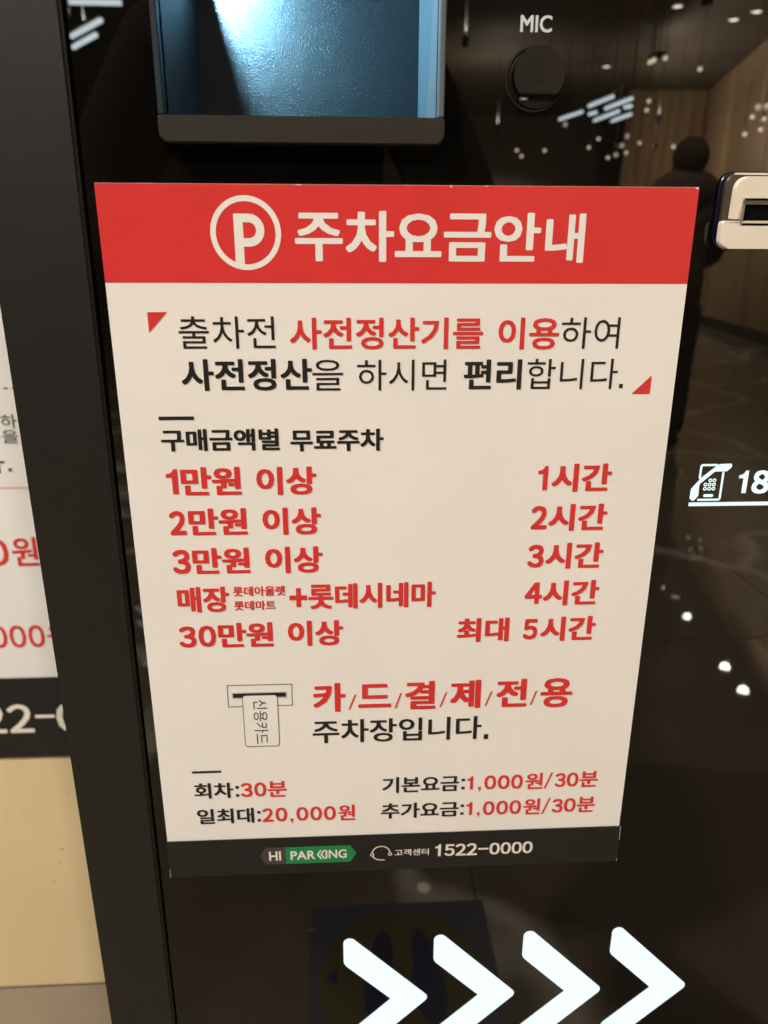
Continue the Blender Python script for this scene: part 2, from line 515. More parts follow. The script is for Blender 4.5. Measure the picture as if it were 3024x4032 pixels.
def tube(p, q, rad, m, name, parent, n=10):
    p, q = Vector(p), Vector(q); d = (q - p); L_ = d.length
    bm = bmesh.new()
    bmesh.ops.create_cone(bm, cap_ends=True, segments=n, radius1=rad, radius2=rad, depth=L_)
    bmesh.ops.transform(bm, matrix=Matrix.Translation((p + q) / 2) @ d.to_track_quat('Z', 'Y').to_matrix().to_4x4(), verts=bm.verts)
    return from_bm(name, bm, m, parent, True)

STREAK = [((3.41, -11.1), (3.53, -10.46)), ((3.70, -11.26), (3.82, -10.56)), ((3.60, -11.69), (3.66, -11.54)),
          ((3.84, -12.19), (3.95, -11.43)), ((4.12, -12.23), (4.21, -11.65)), ((3.93, -11.15), (4.0, -11.06)),
          ((3.28, -12.12), (3.44, -11.51)), ((-2.64, -8.07), (-2.20, -7.54)), ((-2.76, -8.47), (-2.39, -8.01)),
          ((-2.31, -7.04), (-1.88, -7.04))]
for (a, b2) in STREAK:
    r = empty('tube_light', (a[0], a[1], CEIL))
    tag(r, 'slim cool white tube light under the ceiling of the hall', 'light', 'tube lights under the ceiling')
    a3, b3 = Vector((*a, 3.15)), Vector((*b2, 3.15))
    tube(a3, b3, 0.022, M['tubecool'], 'tube', r)
    tube(a3 + Vector((0, 0, .045)), b3 + Vector((0, 0, .045)), 0.02, M['fitting'], 'housing', r)
    for q in (a3, b3): tube(q + Vector((0, 0, .06)), (q.x, q.y, CEIL), 0.003, M['blackmetal'], 'hanger', r, 6)

# small bulbs of the far shops: (x, y, z, radius, dim?)
BULB = [(3.85, -8.6, 3.07), (3.18, -8.3, 3.06), (3.22, -8.3, 3.08), (3.34, -8.3, 3.1),
        (3.87, -12.0, 2.87), (3.73, -12.0, 2.75), (4.51, -12.0, 2.82), (4.04, -12.0, 2.61), (4.16, -12.0, 2.65),
        (4.32, -12.0, 2.68), (4.24, -12.0, 2.78), (4.31, -12.0, 2.91), (4.03, -10.5, 3.11), (4.2, -11.0, 3.09), (3.34, -12.0, 3.06),
        (4.65, -9.0, 2.50), (4.71, -9.0, 2.68), (4.83, -9.0, 2.55), (4.76, -9.0, 2.78), (4.85, -9.0, 2.66), (4.86, -9.0, 2.79),
        (5.05, -12.0, 2.77), (2.62, -12.0, 2.70), (2.70, -12.0, 2.62), (3.05, -12.0, 2.70)]
# added spot heads, unseen themselves, that brighten the wood wall and the ceiling
ADDED_SPOTS = [(2.98, -5.0, 3.1, 420, 1), (3.30, -7.2, 3.3, 520, 1), (3.75, -9.4, 3.4, 600, 1), (4.25, -11.6, 3.3, 520, 1), (4.75, -13.6, 3.0, 420, 1), (-2.6, -8.4, 3.35, 420, 0), (1.2, -8.0, 3.2, 300, 0), (2.5, -13.0, 3.2, 500, 0), (5.0, -12.6, 3.3, 300, 0), (5.1, -12.9, 2.9, 300, 2)]
for (x, y, z, wts, kind) in ADDED_SPOTS:
    r = empty('added_spot', (x, y, z))
    tag(r, 'small dark spot head added out of sight to brighten the hall', 'light', 'spot heads added in the hall')
    d = Vector((.15, -1, .1)).normalized() if kind == 2 else Vector((-wn.x, -wn.y, 0.10)).normalized() if kind else Vector((0.05, -0.1, 1)).normalized()
    tube(Vector((x, y, z)) - d * .10, Vector((x, y, z)) - d * .012, 0.035, M['blackmetal'], 'spot_body', r, 14)
    tube((x - d.x * .06, y - d.y * .06, z + (.03 if kind else -.03)), (x - d.x * .06, y - d.y * .06, CEIL), 0.006, M['blackmetal'], 'stem', r, 6)
    ld = bpy.data.lights.new('added_spot_lamp', 'SPOT')
    ld.energy = wts; ld.color = WARM; ld.spot_size = math.radians(150); ld.spot_blend = 0.4; ld.shadow_soft_size = 0.03
    lo = bpy.data.objects.new('added_spot_lamp', ld); COL.objects.link(lo)
    lo.rotation_mode = 'QUATERNION'; lo.rotation_quaternion = d.to_track_quat('-Z', 'Y'); lo.location = d * .02; lo.parent = r
bulb_me = None
for i, (x, y, z) in enumerate(BULB):
    r = empty('pendant_bulb', (x, y, z))
    dim = i in (8, 10, 11, 18, 20, 14)
    tag(r, 'small glowing pendant bulb hanging on a thin cord in the hall', 'light', 'pendant bulbs in the hall')
    if bulb_me is None:
        bulb_me = []
        for mm, rr in ((M['bulbwarm'], .023), (M['bulbdim'], .032)):
            bm = bmesh.new(); bmesh.ops.create_uvsphere(bm, u_segments=14, v_segments=8, radius=rr)
            me = bpy.data.meshes.new('bulb'); bm.to_mesh(me); bm.free(); me.materials.append(mm)
            for p in me.polygons: p.use_smooth = True
            bulb_me.append(me)
    o = bpy.data.objects.new('bulb', bulb_me[1 if dim else 0]); COL.objects.link(o); o.parent = r
    tube((x, y, z + .025), (x, y, CEIL), 0.004, M['blackmetal'], 'cord', r, 6)
    tube((x, y, z + .02), (x, y, z + .06), 0.016, M['fitting'], 'socket', r, 8)

# yellow round footprint sticker on the floor in front of the machine
fs = empty('floor_sticker', (0.05, -0.48, 0.0))
tag(fs, 'square floor sticker with a yellow disc and two blue footprints before the machine', 'sticker')
def fpoly(name, pts, z, m):
    bm = bmesh.new(); f = bm.faces.new([bm.verts.new((p[0], p[1], z)) for p in pts])
    if f.normal.z < 0: pass
    bmesh.ops.recalc_face_normals(bm, faces=bm.faces)
    bm.normal_update()
    for f in bm.faces:
        if f.normal.z < 0: f.normal_flip()
    return bm_obj(name, bm, m, fs)
fpoly('backing_sheet', [(-.10, -.63), (.20, -.63), (.20, -.33), (-.10, -.33)], .0006, M['stickergrey'])
fpoly('yellow_disc', [(.05 + .135 * math.cos(t * PI / 32), -.48 + .135 * math.sin(t * PI / 32)) for t in range(64)], .0010, M['yellow'])
for s in (-1, 1):
    pts = []
    for t in range(40):
        a = 2 * PI * t / 40
        w = .026 * (1.0 + .22 * math.sin(a)) - .006 * math.exp(-((math.sin(a) + .25) / .3) ** 2)
        pts.append((.05 + s * .036 + w * math.cos(a) + s * .006 * math.sin(a), -.49 + .085 * math.sin(a)))
    fpoly('footprint', pts, .0014, M['bluespot'])
for s in (-1, 1):
    fpoly('arrow', [(.05 + s * .125, -.49), (.05 + s * .105, -.475), (.05 + s * .105, -.505)], .0014, M['bluespot'])

# ------------------------------------------------------------------ notice on the beige wall at the left (part in view)
wn_ = empty('wall_notice', (-0.76, 0.50, 0.425))
tag(wn_, 'large white notice with red prices and a black bottom strip on the beige wall', 'notice')
YW = 0.4985
box('sheet', -1.10, -0.40, YW, 0.4995, 0.425, 1.42, M['paper'], wn_, .0004, 1)
box('bottom_strip', -1.101, -0.399, YW - .0016, YW - .0004, 0.4235, 0.5485, M['strip'], wn_, .0003, 1)
def wall_text(name, items, m, y):
    V, F = [], []
    for s, x0, z0, x1, z1, dx, dz in items:
        text_into(V, F, s, x0 * 1000, (z0 - ZC) * 1000, x1 * 1000, (z1 - ZC) * 1000, dx, dz, y)
    me = bpy.data.meshes.new(name); me.from_pydata(V, [], F); me.update()
    return link(name, me, m, wn_)
YT = YW - .0004
wall_text('price_lettering', [('\uff10', -.483, .7095, -.4558, .7455, .02, .018), ('\uc6d0', -.4514, .7085, -.4195, .7475, .02, .014)], M['red'], YT)
wall_text('price_lettering', [('\uff10', -.4970, .593, -.4755, .6255, .02, .018), ('\uff10', -.4726, .593, -.4513, .6255, .02, .018),
                              ('\uff10', -.4484, .593, -.4276, .6255, .02, .018), ('\uc6d0', -.4245, .592, -.385, .627, .02, .014)], M['red'], YT)
wall_text('small_lettering', [('\uc6d0\ud558', -.4600, .8855, -.4205, .9025, .008, .005), ('\ud2bc\uc744', -.4620, .8675, -.4215, .8835, .008, .005)], M['greytext'], YT)
wall_text('sentence_lettering', [('\ub2e4', -.478, .8305, -.4425, .8545, .024, .016)], M['black'], YT)
bm = flat_bm([(-.4395e3, -67.5), (-.4350e3, -67.5), (-.4350e3, -63.5), (-.4395e3, -63.5)], YT)
for k in range(12):
    x0 = -.440e3 - k * 10 + 20
    flat_bm([(x0, 32.5), (x0 + 5, 32.5), (x0 + 5, 34.2), (x0, 34.2)], YT, bm)
bm_obj('dot_marks', bm, M['greytext'], wn_)['kind'] = 'stuff'
flat('pink_rule', [(-1080, -89.0), (-412, -89.0), (-412, -87.2), (-1080, -87.2)], YT, M['pinkline'], wn_)
wall_text('number_lettering', [('\uff12', -.5300, .4638, -.4965, .5085, .02, .018), ('\uff12', -.4930, .4638, -.4600, .5085, .02, .018), ('\uff10', -.4285, .4635, -.392, .5085, .02, .018)], M['cream'], YW - .0022)
flat('dash_mark', [(-456.5, -413.6), (-430.5, -413.6), (-430.5, -408.6), (-456.5, -408.6)], YW - .0022, M['cream'], wn_)

# ------------------------------------------------------------------ the payment machine
kiosk = empty('payment_machine', (0.10, 0.2, 0.0))
tag(kiosk, 'black parking payment machine with a glossy front and lit white arrows', 'payment machine')
# recess opening (m)
RX0, RX1, RZ0, RZ1 = -0.1115, 0.0160, ZC + 0.2385, ZC + 0.345
RD = 0.10
GX1 = 0.40
GZ0, GZ1 = 0.20, 1.66
def gx(z): return -0.1528 + 0.0049 * (z - ZC - 0.285) * 1.0      # left edge of the front, leaning very slightly
# front panel: one sheet with the recess cut out
bm = bmesh.new()
xs = [None, RX0, RX1, GX1]; zs = [GZ0, RZ0, RZ1, GZ1]
grid = [[bm.verts.new(((gx(z) if x is None else x), 0.0, z)) for x in xs] for z in zs]
for r in range(3):
    for c in range(3):
        if r == 1 and c == 1: continue
        bm.faces.new((grid[r][c], grid[r][c + 1], grid[r + 1][c + 1], grid[r + 1][c]))
ex = bmesh.ops.extrude_face_region(bm, geom=list(bm.faces))
for v in [g for g in ex['geom'] if isinstance(g, bmesh.types.BMVert)]: v.co.y += 0.004
from_bm('front_panel', bm, M['acrylic'], kiosk)

# cabinet behind, left and right frames, cap and plinth
bm = bmesh.new()
box_bm(-0.196, 0.449, 0.115, 0.42, 0.06, 1.69, .002, 1, bm)
for a in ((-0.150, RX0 - .006), (RX1 + .006, 0.398)): box_bm(a[0], a[1], 0.0065, 0.114, 0.2, 1.66, 0, 1, bm)
for a in ((0.2, RZ0 - .008), (RZ1 + .008, 1.66)): box_bm(RX0 - .0055, RX1 + .0055, 0.0065, 0.1135, a[0], a[1], 0, 1, bm)
from_bm('cabinet', bm, M['cabinet'], kiosk)
def frame(name, xo, xi_of):
    bm = bmesh.new()
    zz = (0.10, 1.70)
    vs = []
    for y in (-0.0022, 0.12):
        for z in zz:
            for x in (xo, xi_of(z)):
                vs.append(bm.verts.new((x, y, z)))
    q = [(0, 1, 3, 2), (4, 6, 7, 5), (0, 2, 6, 4), (1, 5, 7, 3), (0, 4, 5, 1), (2, 3, 7, 6)]
    for f in q: bm.faces.new([vs[i] for i in f])
    bmesh.ops.bevel(bm, geom=list(bm.edges), offset=0.0016, segments=3, affect='EDGES')
    o = from_bm(name, bm, M['frame'], kiosk)
    return o
frame('side_frame', -0.2018, lambda z: gx(z) - 0.0016)
frame('side_frame', 0.4520, lambda z: 0.4016)
bm = box_bm(-0.154, -0.1505, 0.0045, 0.0062, 0.2, 1.66)
from_bm('frame_joint', bm, M['groove'], kiosk)
box('top_cap', -0.2018, 0.452, -0.0022, 0.42, 1.7005, 1.74, M['frame'], kiosk, .004)
box('lower_panel', -0.150, 0.40, 0.0, 0.006, 0.102, 0.197, M['frame'], kiosk, .001, 1)
box('plinth', -0.19, 0.44, 0.01, 0.41, 0.0, 0.0995, M['cabinet'], kiosk, .002, 1)

# --- lit scanner recess
rec = empty('scanner_recess', (0, 0, 0), kiosk); rec.location = Vector((-0.048, 0.0, ZC + 0.29)) - kiosk.location
t = 0.003
box('back_panel', RX0 - t, RX1 + t, RD, RD + .004, RZ0 - t, RZ1 + t, M['grain'], rec)
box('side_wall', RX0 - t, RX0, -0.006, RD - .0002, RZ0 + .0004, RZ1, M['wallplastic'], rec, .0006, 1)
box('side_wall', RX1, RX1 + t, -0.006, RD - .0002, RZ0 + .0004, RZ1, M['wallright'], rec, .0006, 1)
box('top_wall', RX0 - t, RX1 + t, 0.0, RD - .0002, RZ1 + .0003, RZ1 + t, M['rim'], rec)
box('bottom_wall', RX0 - t, RX1 + t, 0.001, RD - .0002, RZ0 - t, RZ0 - .0001, M['rim'], rec)
# front lip: a bar with rounded lower corners
lp = [(RX0 * 1000 - 3.0, 238.6), (RX1 * 1000 + 3.0, 238.6), (RX1 * 1000 + 3.0, 227.6), (RX0 * 1000 - 3.0, 227.6)]
solid('lip', fillet(lp, [0.8, 0.8, 3.4, 3.4], 7), -0.0075, 0.001, M['lip'], rec, 0.0008)
# lamp: a little angled spot head under the top wall
lx, ly, lz = -0.1080, 0.078, ZC + 0.3330
hd = empty('lamp_head', Vector((lx, ly, lz)) - (kiosk.location + rec.location), rec)
axis = Vector((0.70, 0.05, -0.70)).normalized()
rot = axis.to_track_quat('-Z', 'Y').to_matrix().to_4x4()
bm = bmesh.new()
n = 20
prof = [(.0001, .0030), (.0022, .0030), (.0024, .0), (.0018, -.0004), (0.0001, -.0004)]
rows = [[bm.verts.new((p[0] * math.cos(2 * PI * k / n), p[0] * math.sin(2 * PI * k / n), p[1])) for k in range(n)] for p in prof]
for a, b2 in zip(rows, rows[1:]):
    for k in range(n): bm.faces.new((a[k], a[(k + 1) % n], b2[(k + 1) % n], b2[k]))
bmesh.ops.transform(bm, matrix=Matrix.Translation((lx, ly, lz)) @ rot, verts=bm.verts)
bpy.data.objects.remove(hd)
hd = from_bm('lamp_head', bm, M['blackmetal'], rec)
ld = bpy.data.lights.new('scanner_lamp', 'SPOT')
ld.energy = 2.9; ld.color = (0.33, 0.75, 1.0); ld.spot_size = math.radians(165); ld.spot_blend = 0.3; ld.shadow_soft_size = 0.0011
lo = bpy.data.objects.new('scanner_lamp', ld); COL.objects.link(lo)
lo.matrix_world = Matrix.Translation(Vector((lx, ly, lz)) + axis * .0018) @ rot
box('lamp_baffle', RX0 + .0001, lx + .0040, 0.03, RD - .0003, lz - .0092, lz - .0084, M['blackmetal'], rec)  # unseen ledge added to cut off the lamp's light at the left
lo.parent = rec; lo.matrix_parent_inverse = Matrix.Translation(-world_loc(rec))

# --- MIC lettering and microphone
text_obj('mic_lettering', [('MIC', 54.19, 275.97, 69.18, 283.02, .022, .018)], -0.0003, M['micwhite'], kiosk)
mic = empty('microphone', Vector((0.0625, 0, ZC + .2565)) - kiosk.location, kiosk)
bm = bmesh.new()
mcx, mcz = 62.5, 256.4
prof = [(14.6, -.0002), (14.5, -.0012), (13.6, -.0016), (12.9, -.0012), (12.8, -.0002)]
n = 64
rows = [[bm.verts.new(W((mcx + p[0] * math.cos(2 * PI * k / n), mcz + p[0] * math.sin(2 * PI * k / n)), p[1])) for k in range(n)] for p in prof]
for a, b2 in zip(rows, rows[1:]):
    for k in range(n): bm.faces.new((a[k], a[(k + 1) % n], b2[(k + 1) % n], b2[k]))
from_bm('rim_ring', bm, M['groove'], mic, True)
ch = math.asin(-8.6 / 12.2)
seg = circle(64.0, 258.2, 12.0, 50, ch, PI - ch)
solid('cap', seg, -0.0034, -0.0003, M['micplug'], mic, 0.0007)
bm = stroke_bm([(63.6, 263.0), (63.6, 257.0)], 5.0, -0.00345)
bm2 = stroke_bm([(63.6, 263.0), (63.6, 257.0)], 4.2, -0.00352)
sy = bm_obj('microphone_symbol', bm, M['groove'], mic); bm_obj('symbol_fill', bm2, M['micplug'], mic)
seg = circle(63.2, 256.6, 12.6, 24, PI + .82, 2 * PI - .82)
solid('lower_segment', seg, -0.0016, -0.0003, M['groove'], mic, 0.0)

# --- card reader at the right edge
cr = empty('card_reader', Vector((0.21, 0, ZC + .197)) - kiosk.location, kiosk)
solid('gasket', fillet([(158.4, 217.4), (263, 217.4), (263, 180.6), (158.4, 180.6)], 6.5), -0.0022, -0.0001, M['bluering'], cr, .0008)
solid('base_plate', fillet([(160.1, 216.4), (261.5, 216.4), (261.5, 181.4), (160.1, 181.4)], 5.5), -0.0050, -0.0023, M['readerbase'], cr, .0008)
flat('top_edge', [(164.0, 216.3), (257, 216.3), (257, 215.5), (163.2, 215.5)], -0.0052, M['ivory'], cr)
def shr(pts, dep): return [((x + 30.15) * (1 - dep / 397.) - 29.15, (z - 173.97) * (1 - dep / 397.) + 173.97) for x, z in pts]
# upper body with the slot mouth cut in its lower edge
DU, DL = 7.6, 8.8
up = shr([(166.1, 195.4), (166.5, 215.4), (262, 215.4), (262, 195.4), (254.0, 195.4), (254.0, 205.2), (171.6, 205.2), (171.2, 195.4)], DU)
from_bm('upper_bezel', solid_bm(fillet(up, [.8, 6, 6, .8, .4, .5, .5, .4], 8), -DU / 1000, -0.0052, .0010), M['ivory'], cr)
dn = shr([(162.0, 194.6), (171.2, 194.6), (171.2, 192.2), (254.0, 192.2), (254.0, 194.6), (264, 194.6), (264, 181.1), (162.0, 181.1)], DL)
from_bm('lower_bezel', solid_bm(fillet(dn, [1.3, .4, .4, .4, .4, 1.3, 5, 5], 8), -DL / 1000, -0.0052, .0012), M['ivory'], cr)
# sloped mouth and the dark slot
bm = bmesh.new()
def qd(a, b2, c, d): bm.faces.new([bm.verts.new(v) for v in (a, b2, c, d)])
ua = shr([(171.5, 205.3), (254.2, 205.3)], DU); ub = shr([(173.0, 202.3), (252.6, 202.3)], 5.7)
da = shr([(171.3, 192.1), (254.2, 192.1)], DL); db = shr([(172.8, 194.6), (252.6, 194.6)], 5.7)
u_, d_, s_ = -.0074, -.0086, -.0057
qd(W(ua[0], u_), W(ua[1], u_), W(ub[1], s_), W(ub[0], s_))
qd(W(da[1], d_), W(da[0], d_), W(db[0], s_), W(db[1], s_))
qd(W(da[0], u_), W(ua[0], u_), W(ub[0], s_), W(db[0], s_))
qd(W(ua[1], u_), W(da[1], u_), W(db[1], s_), W(ub[1], s_))
bm_obj('slot_mouth', bm, mat('mouth_plastic', (0.42, 0.385, 0.30), .4, .4), cr)
flat('card_slot', [ub[0], ub[1], db[1], db[0]], -.0054, M['slot'], cr)

# --- lit help line sign: handset over a phone, figures and underline
sign = empty('call_sign', Vector((0.19, 0, ZC + .054)) - kiosk.location, kiosk)
bm = stroke_bm([(179.3, 66.2), (171.0, 66.2), (170.45, 65.9), (170.3, 65.2), (170.25, 58.7)], 1.25, -.0003)
stroke_bm([(183.55, 61.6), (183.6, 46.6), (183.35, 45.95), (182.7, 45.7), (171.1, 45.7)], 1.25, -.0003, bm)
bm_obj('phone_outline', bm, M['litsmall'], sign)
hs = [(167.42, 45.33), (165.9, 46.6), (166.08, 52.4), (171.53, 59.24), (178.5, 65.2), (180.96, 66.8), (187.9, 66.95), (187.9, 64.8), (185.36, 62.43), (178.6, 62.39), (170.62, 55.04), (170.83, 48.09), (168.6, 45.2)]
flat('handset', fillet(hs, [.8, .9, 1.5, 3, 3, .8, .9, .9, .5, 1.5, 1.5, .8, .4], 5), -.00034, M['litsmall'], sign)
for (kx, kz) in ((176.65, 57.2), (179.0, 57.2), (174.13, 54.75), (176.58, 54.75), (179.03, 54.75), (174.18, 52.3), (176.62, 52.3), (179.07, 52.3)):
    bm_obj('key', ring_bm(kx, kz, 1.12, .5, -.0003, None, 20), M['litsmall'], sign)
bm_obj('key_bar', stroke_bm([(174.6, 48.2), (178.8, 48.2)], 1.7, -.0003), M['litsmall'], sign)
text_obj('figures', [('\uff11', 193.1, 49.4, 198.4, 62.75, 0, 0), ('\uff18', 201.2, 48.9, 211.4, 62.84, .042, .034)], -.0003, M['litsmall'], sign)
flat('underline', fillet([(165.9, 41.95), (240, 41.8), (240, 44.1), (165.9, 44.2)], .4), -.0003, M['litsmall'], sign)

# --- four lit arrows
for k in range(4):
    tx = 24.9 + 63.3 * k
    tz = -328.4
    pts = [(tx - 61.2, tz + 64.6), (tx, tz), (tx - 61.2, tz - 64.6), (tx - 61.2, tz - 34.3), (tx - 28.1, tz), (tx - 61.2, tz + 34.3)]
    flat('lit_arrow', fillet(pts, [4.4, 4.6, 4.4, 8, .3, 8], 9), -.0003, M['lit'], kiosk)

# dust specks and a few fine scratches on the glossy front
rd = random.Random(11)
bm = bmesh.new()
for k in range(110):
    x = rd.uniform(-150, 300); z = rd.uniform(-420, 340)
    if -150 < x < 152 and -212 < z < 212: continue
    if RX0 * 1000 - 6 < x < RX1 * 1000 + 6 and z > 224: continue
    r_ = rd.uniform(.05, .16)
    flat_bm(circle(x, z, r_, 6), -.00012, bm)
for (x, z, a, l_) in ((198, 168, .7, 1.6), (240, -20, .5, 3.0), (120, 262, -.4, 2.2), (205, -150, .9, 2.0), (-60, -262, .2, 4.0), (100, -236, -.3, 2.6)):
    stroke_bm([(x, z), (x + l_ * math.cos(a), z + l_ * math.sin(a))], .10, -.00012, bm, False)
bm_obj('dust_specks', bm, M['dust'], kiosk)['kind'] = 'stuff'

# ------------------------------------------------------------------ the fee poster
poster = empty('fee_poster', (0, -0.0004, ZC - 0.21))
tag(poster, 'white parking fee poster with a red header stuck on the black front', 'poster')
YS = -0.0012
box('sheet', -0.1485, 0.1485, YS, -0.0003, ZC - .210, ZC + .210, M['paper'], poster)
YP = YS - .00012
flat('header_band', [(-148.5, 164.2), (148.5, 163.9), (148.5, 209.9), (-148.5, 209.9)], YP, M['red'], poster)
flat('foot_band', [(-148.45, -209.95), (148.45, -209.95), (148.45, -181.2), (-148.45, -181.2)], YP, M['black'], poster)
